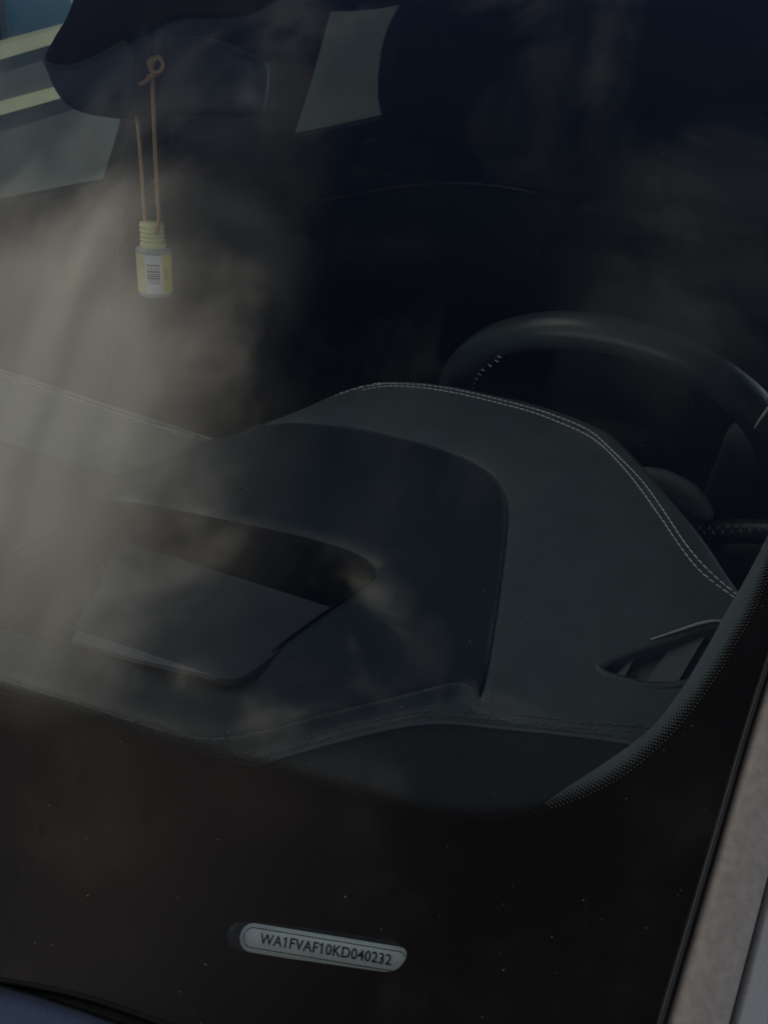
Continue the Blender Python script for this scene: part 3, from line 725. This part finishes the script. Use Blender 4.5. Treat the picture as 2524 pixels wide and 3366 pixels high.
def on_rim(px, py):
    def F(p):
        d = p-WC; a, b, c = d@we1, d@we2, d@wn; th = math.atan2(b, a) % (2*math.pi); bul = 1+.05*math.exp(-((th-math.radians(318))/.5)**2)
        return math.hypot(math.hypot(a, b)-RW*bul, c)-.0188
    return march(px, py, F, .4, 1.15, 400)
for a, b, da, db in [(1640-9*i+1.1*i*i*.3, 1172+14.5*i, -.45, 1) for i in range(8)]:
    for _k in range(12):
        p = on_rim(a, b)
        if np.linalg.norm(p-CAM) < 1.14: break
        a -= 5
    if np.linalg.norm(p-CAM) < 1.14:
        t = on_plane(a+10, b+6, p, fwd)-p; place_stitch(sw, p, t, CAM-p, stitch_me, 1.1)
LS = WC-wn*.06                                     # stitched leather of the lower right spoke
q = [on_plane(a, b, LS, wn) for a, b in spline([(2235, 1765), (2330, 1752), (2430, 1746), (2530, 1748), (2620, 1756)], 4)]
rings('lower_spoke', tube_rings(q, .0125, 14), M['wheel'], sw, cap0=True, cap1=True)
for i in range(9):
    for k in (0, 1):
        a, b = 2300+30*i+14*k, 1736+15*k-1.5*i*(i < 5)-7*(i >= 5)
        p = on_plane(a, b, LS-wn*.0148, wn)
        t = on_plane(a+5, b+(-9 if k == 0 else 9), p, wn)-p; place_stitch(sw, p, t, -wn, stitch_me, 1.5)
slab('shroud', [(2230, 1640), (2300, 1700), (2360, 1800), (2500, 1800), (2560, 1850), (2450, 2000), (2350, 1950), (2240, 1800)], WC+np.array([.02, -.05, -.03]), wn, .04, M['spoke'], sw)
ind = empty('indicator_stalk', tuple(on_plane(2280, 1640, WC+np.array([0, -.06, 0]), (0, 1, 0)))); ind.parent = car; ind.location = ind.location-world_loc(car)
slab('stalk', [(2060, 1555), (2150, 1545), (2245, 1582), (2300, 1622), (2330, 1662), (2345, 1703), (2326, 1706), (2285, 1688), (2225, 1655), (2190, 1640), (2100, 1640)], WC+np.array([0, -.055, 0]), np.array([.15, 1, .25]), .014, M['trim'], ind)
q = [on_plane(a, b, WC+np.array([0, -.065, 0]), (0, 1, 0)) for a, b in [(2268, 1690), (2284, 1694), (2300, 1698)]]
tube('stalk_switch', q, .003, M['trimglint'], ind, 8)

# ---------------------------------------------------------------- mirror and its bracket
MC = CAM+ray(530, 280)*.96
mn = np.array([.22, .95, -.10]); mn /= np.linalg.norm(mn)
mir = empty('rear_view_mirror', tuple(MC)); mir.parent = car; mir.location = mir.location-world_loc(car)
def pillow(name, px, p0, n, depth, mt, parent, back=.02, k=5, prof=((.992, .2), (.975, .5), (.94, .78), (.86, .93), (.6, 1.), (.2, 1.02))):
    q = [on_plane(a, b, p0, n) for a, b in spline(px, k, True)]; c = np.mean(q, 0)
    RR = [[c+(p-c)*.93+n*back for p in q], [p+n*back*.8 for p in q], q]
    for s_, d in prof: RR.append([c+(p-c)*s_-n*depth*d for p in q])
    return rings(name, RR, mt, parent, cap0=True, cap1=True)
pillow('housing', [(430, 130), (600, 118), (700, 128), (800, 165), (850, 190), (868, 206), (873, 280), (868, 366), (800, 376), (650, 376), (520, 370), (430, 340), (400, 230)], MC, mn, .014, M['mirror'], mir)
q = [on_plane(a, b, MC-mn*.004, mn) for a, b in spline([(872, 200), (882, 222), (880, 300), (869, 366)], 6)]
tube('mirror_glass', q, .0016, M['mirredge'], mir, 8)
pillow('sensor_cover', [(172, 190), (187, 245), (214, 305), (246, 348), (290, 374), (350, 384), (415, 378), (462, 358), (492, 320), (503, 250), (500, 170), (440, 100), (330, 90), (230, 120)], MC-mn*.025, mn, .018, M['mirror'], mir, back=.03)
q = [on_plane(a, b, MC-mn*.042, mn) for a, b in [(520, 60), (516, 120), (515, 190), (515, 236)]]
tube('stem', q, [.010, .009, .008, .006], M['mirror'], mir, 12)

# ---------------------------------------------------------------- cabin shell
def wall_with_holes(name, outer_yz, holes, x, th, mt, parent):
    V_q, F_q = cdt([], [outer_yz]+holes); cq = np.array([V_q[list(f)].mean(0) for f in F_q])
    k = inpoly(cq[:, 0], cq[:, 1], outer_yz)
    for hh in holes: k &= ~inpoly(cq[:, 0], cq[:, 1], hh)
    n = len(V_q); vs = [(x, a, b) for a, b in V_q]+[(x-th, a, b) for a, b in V_q]; F = [F_q[i] for i in range(len(F_q)) if k[i]]
    fs = F+[tuple(j+n for j in f[::-1]) for f in F]; ec = {}
    for f in F:
        for i in range(len(f)): e = (f[i], f[(i+1) % len(f)]); ec.setdefault(tuple(sorted(e)), []).append(e)
    for e in ec.values():
        if len(e) == 1: a, b = e[0]; fs.append((b, a, a+n, b+n))
    return fix_normals(addmesh(name, vs, fs, mt, parent, smooth=False))
XS = -.74
def side(px, py): p = on_plane(px, py, (XS, 0, 0), (1, 0, 0)); return (p[1], p[2])
w1 = [(.62, 1.115), side(0, 682), side(410, 597), side(446, 482), side(476, 374), (1.56, 1.47), (1.0, 1.50), (.78, 1.33)]
w2 = [side(*p) for p in [(962, 457), (1130, 422), (1302, 382), (1292, 330), (1292, 260), (1303, 170), (1325, 90), (1378, -12), (1320, 14), (1240, 30), (1160, 37), (1086, 38), (1062, 130), (1038, 220), (1002, 340)]]
left_side = wall_with_holes('passenger_side', [(.2, .35), (3.3, .35), (3.3, 1.5), (3.2, 1.72), (1.6, 1.64), (1.0, 1.56), (.2, 1.05)], [w1, w2], XS, .06, M['cabin'], car)
def pane(name, loop, mt, parent):
    return rings(name, [[(XS-.028, a, b) for a, b in loop], [(XS-.032, a, b) for a, b in loop]], mt, parent, cap0=True, cap1=True, smooth=False)
pane('window', w1, M['pane'], left_side); pane('window', w2, M['privacy'], left_side)
w3 = [(.72, 1.14), (1.55, 1.17), (1.58, 1.47), (1.05, 1.50), (.86, 1.36)]
drv = wall_with_holes('driver_side', [(.55, .35), (3.3, .35), (3.3, 1.25), (3.0, 1.6), (1.0, 1.56), (.55, 1.15)], [w3], .86, .06, M['cabin'], car)
rings('window', [[(.83, a, b) for a, b in w3], [(.826, a, b) for a, b in w3]], M['pane'], drv, cap0=True, cap1=True, smooth=False)
roof = [[(x, y, z+dz) for x in np.linspace(-.80, .86, 12)] for y, z, dz in ((.93, 1.535, .0), (.92, 1.55, .0), (1.0, 1.60, 0), (1.5, 1.66, 0), (2.4, 1.70, 0), (3.15, 1.70, 0), (3.3, 1.45, 0), (3.32, .4, 0))]
rings('roof', roof, M['paint'], car, closed=False)
box('headliner', (-.73, .98, 1.545), (.80, 1.85, 1.56), M['roof'], car)
box('rear_hatch', (-.74, 3.2, .4), (.80, 3.25, 1.5), M['cabin'], car)
box('floor_pan', (-.74, .3, .36), (.80, 3.3, .42), M['cabin'], car)
box('firewall', (-.74, .24, .38), (.80, .30, .98), M['cabin'], car)
def seat(x, y, wd):
    s = empty('seat', (x, y, .42)); s.parent = car; s.location = s.location-world_loc(car)
    box('cushion', (x-wd/2, y-.5, .5), (x+wd/2, y, .68), M['seat'], s, .05, 4)
    def prof(z, yo, hw, d): return [(x+hw*math.copysign(abs(math.cos(a))**.6, math.cos(a)), y+yo+d*math.copysign(abs(math.sin(a))**.6, math.sin(a)), z) for a in [2*math.pi*j/24 for j in range(24)]]
    rings('backrest', [prof(.6, 0, wd*.48, .07), prof(.8, .03, wd*.5, .075), prof(1.0, .07, wd*.47, .07), prof(1.12, .10, wd*.4, .06), prof(1.17, .11, wd*.3, .04), prof(1.18, .11, wd*.2, .02)], M['seat'], s, cap0=True, cap1=True)
    rings('headrest', [prof(1.19, .13, .09, .03), prof(1.21, .13, .115, .05), prof(1.28, .14, .125, .055), prof(1.35, .15, .12, .05), prof(1.385, .15, .10, .035), prof(1.39, .15, .06, .02)], M['seat'], s, cap0=True, cap1=True)
seat(-.465, 1.30, .5); seat(.50, 1.38, .5)
bench = empty('rear_bench', (0, 2.4, .42)); bench.parent = car; bench.location = bench.location-world_loc(car)
box('cushion', (-.7, 1.95, .5), (.75, 2.4, .7), M['seat'], bench, .05, 4)
box('backrest', (-.7, 2.38, .6), (.75, 2.52, 1.12), M['seat'], bench, .05, 4)
M['seatpipe'] = mat('seat_piping', (.16, .135, .10), .6)
q = [on_plane(a, b, (0, 2.37, 0), (0, 1, 0)) for a, b in spline([(975, 674), (1150, 642), (1330, 613), (1480, 602), (1640, 612), (1765, 634)], 4)]
tube('piping', q, .0035, M['seatpipe'], bench, 6)
for x in (-.52, -.12, .35): box('headrest', (x-.12, 2.42, 1.10), (x+.12, 2.5, 1.20), M['seat'], bench, .03, 4)

# ---------------------------------------------------------------- air freshener on its cord
fn = ray(505, 600); fn = np.array([fn[0], fn[1], 0]); fn /= np.linalg.norm(fn)
K0 = MC-mn*.052
K0 = on_plane(512, 215, K0, mn)
def hang(px, py, dd=0.): return on_plane(px, py, K0+fn*dd, fn)
top, bottom = hang(499.5, 731), hang(513, 968)
axis = top-bottom; LH = np.linalg.norm(axis); axis /= LH
af = empty('air_freshener', tuple(bottom))
tag(af, 'small cream-capped scent bottle hanging on a tan cord from the mirror stem', 'air freshener')
mpp = np.linalg.norm(hang(500, 850)-hang(600, 850))/100      # metres per photo pixel at that distance
RB = 57*mpp
xr = -(fn-axis*(fn@axis)); xr /= np.linalg.norm(xr)           # angle 0 faces the camera
rh = np.cross(axis, xr)
def hgt(px_from_bottom): return px_from_bottom*mpp
H1 = hgt(158)   # shoulder height
prof = [(.001, 0), (RB*.90, 0), (RB*.98, hgt(2)), (RB, hgt(6)), (RB, H1-hgt(9)), (RB*.985, H1-hgt(4)), (RB*.90, H1), (RB*.72, H1+hgt(3)), (RB*.70, H1+hgt(6))]
lathe('bottle', prof, bottom, axis, M['bottle'], af, 40, xref=xr)
RC = 40*mpp; cp = [(RC*.9, H1-hgt(1)), (RC*1.05, H1+hgt(1)), (RC*1.06, H1+hgt(14))]
z = 16
for k in range(4):
    cp += [(RC*.95, H1+hgt(z)), (RC*.93, H1+hgt(z+4)), (RC*1.03, H1+hgt(z+8)), (RC*1.03, H1+hgt(z+11))]; z += 14
cp += [(RC*.98, H1+hgt(74)), (RC*.92, LH), (RC*.5, LH+hgt(2)), (.0003, LH+hgt(2.2))]
lathe('cap', cp, bottom, axis, M['cap'], af, 40, xref=xr)
def band(name, mt, a0, a1, h0_, h1_, rr, parent): return lathe(name, [(rr, h0_), (rr, h1_)], bottom, axis, mt, parent, max(3, int(abs(a1-a0)/.08)), a0, a1, xr)
# angles: screen right is positive about the axis when seen from the camera
sgnr = 1 if (rh@rgt) > 0 else -1
def ang(f): return sgnr*math.asin(max(-1, min(1, f)))
LW = band('label', M['labelw'], ang(-.50), ang(.45), hgt(16), H1-hgt(15), RB*1.006, af)
band('label', M['labely'], ang(.45), ang(.45)+sgnr*1.5, hgt(16), H1-hgt(15), RB*1.006, af)
band('label', M['labelb'], ang(-.50)-sgnr*1.5, ang(-.50), hgt(16), H1-hgt(15), RB*1.006, af)
hb = 50
for k, (t_, g_) in enumerate([(2, 3), (2, 3), (2, 2.5), (7, 1.5), (6, 2), (3, 3), (6, 2.5), (1.5, 4), (2, 5), (5, 3)]):
    band('barcode_bar', M['print'], ang(-.42), ang(.30), hgt(hb), hgt(hb+t_), RB*1.012, LW); hb += t_+g_
band('label_mark', M['print'], ang(.57), ang(.62), hgt(62), hgt(105), RB*1.012, LW)
# small upright word on the yellow label
tcu = bpy.data.curves.new('word', 'FONT'); tcu.body = 'AROMA'; tcu.size = 1; tcu.space_character = 1.5
tob = bpy.data.objects.new('word', tcu); col.objects.link(tob); bpy.context.view_layer.update()
tme = bpy.data.meshes.new_from_object(tob.evaluated_get(bpy.context.evaluated_depsgraph_get())); bpy.data.objects.remove(tob)
cs = np.array([v.co[:] for v in tme.vertices]); cs -= cs.min(0); W_ = cs[:, 0].max(); Hh = cs[:, 1].max()
lv = []
for x, y, _ in cs:
    hh = hgt(104)-x/W_*hgt(40); a = ang(.70)+sgnr*(y/Hh-.0)*.13
    lv.append(bottom+axis*hh+RB*1.012*(math.cos(a)*xr+math.sin(a)*rh))
addmesh('lettering', lv, [tuple(p.vertices) for p in tme.polygons], M['print'], LW, smooth=False)
c1 = [hang(512, 236, -.002), hang(480, 262, .05), hang(460, 310, .09), hang(450, 370, .085), hang(456, 430, .035), hang(466, 560, .006), hang(472, 650, .006), hang(477, 720, .006), hang(480, 742, .006)]
tube('cord', spline(c1, 5), 6.2*mpp, M['cord'], af, 8)
c2 = [hang(511, 235, -.006), hang(503, 262, -.004), hang(504, 330, -.004), hang(508, 430, -.004), hang(513, 540, -.004), hang(519, 650, -.006), hang(523, 725, -RC-.001), hang(519, 750, -RC-.0015), hang(514, 770, -RC+.0005)]
tube('cord', spline(c2, 5), 6.5*mpp, M['cord'], af, 8)
kn = [hang(505, 190, -.012), hang(490, 205, -.014), hang(500, 235, -.014), hang(525, 235, -.014), hang(536, 212, -.014), hang(522, 188, -.014), hang(505, 200, -.012), hang(500, 228, -.010), hang(520, 246, -.008), hang(506, 244, -.013), hang(488, 262, -.012), hang(458, 279, -.011)]
tube('knot', spline(kn, 5), 6.5*mpp, M['cord'], af, 8)

# ---------------------------------------------------------------- grains of dust on the glass
rg = np.random.default_rng(11)
def grains(name, n, mt, smin, smax):
    vs, fs = [], []
    for _ in range(n):
        px, py = rg.uniform(-60, 2600), rg.uniform(-40, 3420)
        p = on_glass(px, py)
        if not inpoly(np.array([p[0]]), np.array([p[1]]), outer)[0]: continue
        s = smin+(smax-smin)*rg.random()**5; el = rg.uniform(1, 1.6)+(1.4 if rg.random() < .08 else 0); a = rg.uniform(0, 6.28)
        n_ = gnorm(p[0], p[1]); t = np.cross(n_, (math.cos(a), math.sin(a), 0)); t /= np.linalg.norm(t); b = np.cross(n_, t); k0 = len(vs)
        for j in range(6):
            r = s*rg.uniform(.7, 1.1); vs.append(p+r*(el*math.cos(j*1.047)*t+math.sin(j*1.047)*b)+n_*.00001)
        vs.append(p+n_*s*.7); fs += [(k0+j, k0+(j+1) % 6, k0+6) for j in range(6)]
    return tag(addmesh(name, vs, fs, mt, windshield), kind='stuff')
grains('dust_specks', 800, M['dust'], .00003, .00026)
grains('dirt_specks', 110, M['soot'], .00010, .0005)

# dried water marks along the lower left of the enamel
wv_, wf_ = [], []
for i in range(46):
    t = rg.random()
    if i < 30: px, py = 290-250*t+rg.normal(0, 16), 2525+330*t+rg.normal(0, 18)
    else: px, py = rg.uniform(20, 560), rg.uniform(2460, 2900)
    p = on_glass(px, py); n_ = gnorm(p[0], p[1]); t1 = np.cross(n_, (.6, .8, 0)); t1 /= np.linalg.norm(t1); t2 = np.cross(n_, t1)
    R0 = rg.uniform(.0004, .0017); el = rg.uniform(1, 1.7); k0 = len(wv_); m_ = 14; ph = rg.uniform(0, 6)
    for j in range(m_):
        a = 2*math.pi*j/m_; rr = R0*(1+.25*math.sin(2*a+ph)+.12*math.sin(3*a-ph))
        for f in (1., .91): wv_.append(p+(t1*math.cos(a)*el+t2*math.sin(a))*rr*f+n_*.00003)
    for j in range(m_): a, b = k0+2*j, k0+2*((j+1) % m_); wf_.append((a, b, b+1, a+1))
tag(addmesh('water_marks', wv_, wf_, M['soot'], windshield), kind='stuff')

# ---------------------------------------------------------------- outside
def sheet(name, x0, x1, y0, y1, z, mt):
    o = addmesh(name, [(x0, y0, z), (x1, y0, z), (x1, y1, z), (x0, y1, z)], [(0, 1, 2, 3)], mt, None, False, (0, 0, z)); return tag(o, kind='structure')
sheet('ground', -600, 600, -600, 600, 0, M['asphalt'])
box_ = box('pavement', (-7.2, -10, .004), (-6.12, 40, .13), M['paving'], None, .02); tag(box_, kind='structure')
bd = empty('building', (-7.2, 12, 0)); tag(bd, 'grey rendered building with teal glass windows beyond the passenger side', 'building')
box('wall', (-7.6, 9, 0), (-7.2, 34, 4.2), M['concrete'], bd, .02)
box('wall', (-7.6, -6, 0), (-7.25, 9, 1.0), M['concrete'], bd, .02)
box('wall', (-7.6, -6, 3.3), (-7.25, 9, 4.2), M['concrete'], bd, .02)
for i in range(8):
    y = -6+i*1.9
    box('window', (-7.5, y, 1.0), (-7.42, y+1.9, 3.3), M['teal'], bd, 0); box('mullion', (-7.46, y-.06, 1.0), (-7.3, y+.06, 3.3), M['dark'], bd, .01)
ramp = empty('access_ramp', (-6, 6, 0)); tag(ramp, 'sloping grey ramp wall with two cream bands outside the passenger window', 'ramp')
XR = -6.0
def rp(px, py): p = on_plane(px, py, (XR, 0, 0), (1, 0, 0)); return p
def rail(a, b, t, xo=0.):
    p, q_ = rp(*a), rp(*b); d = (q_-p)/(q_[1]-p[1]); y0, y1 = 2.5, 8.6
    A, B = p+d*(y0-p[1]), p+d*(y1-p[1]); return A, B
A1, B1 = rail((0, 165), (200, 108), .2); A2, B2 = rail((0, 352), (220, 292), .2)
def bar(name, A, B, hh, dep, mt):
    z_ = np.array([0, 0, hh/2]); x_ = np.array([dep, 0, 0])
    rings(name, [[A-z_-x_, A+z_-x_, A+z_+x_, A-z_+x_], [B-z_-x_, B+z_-x_, B+z_+x_, B-z_+x_]], mt, ramp, cap0=True, cap1=True, smooth=False)
bar('band', A1, B1, .105, .08, M['cream']); bar('band', A2, B2, .09, .08, M['cream'])
wl = [(A1[1], 0), (B1[1], 0), (B1[1], B1[2]), (A1[1], A1[2])]
rings('ramp_wall', [[(XR-.08, a, b) for a, b in wl], [(XR-.0, a, b) for a, b in wl]], M['concrete'], ramp, cap0=True, cap1=True, smooth=False)
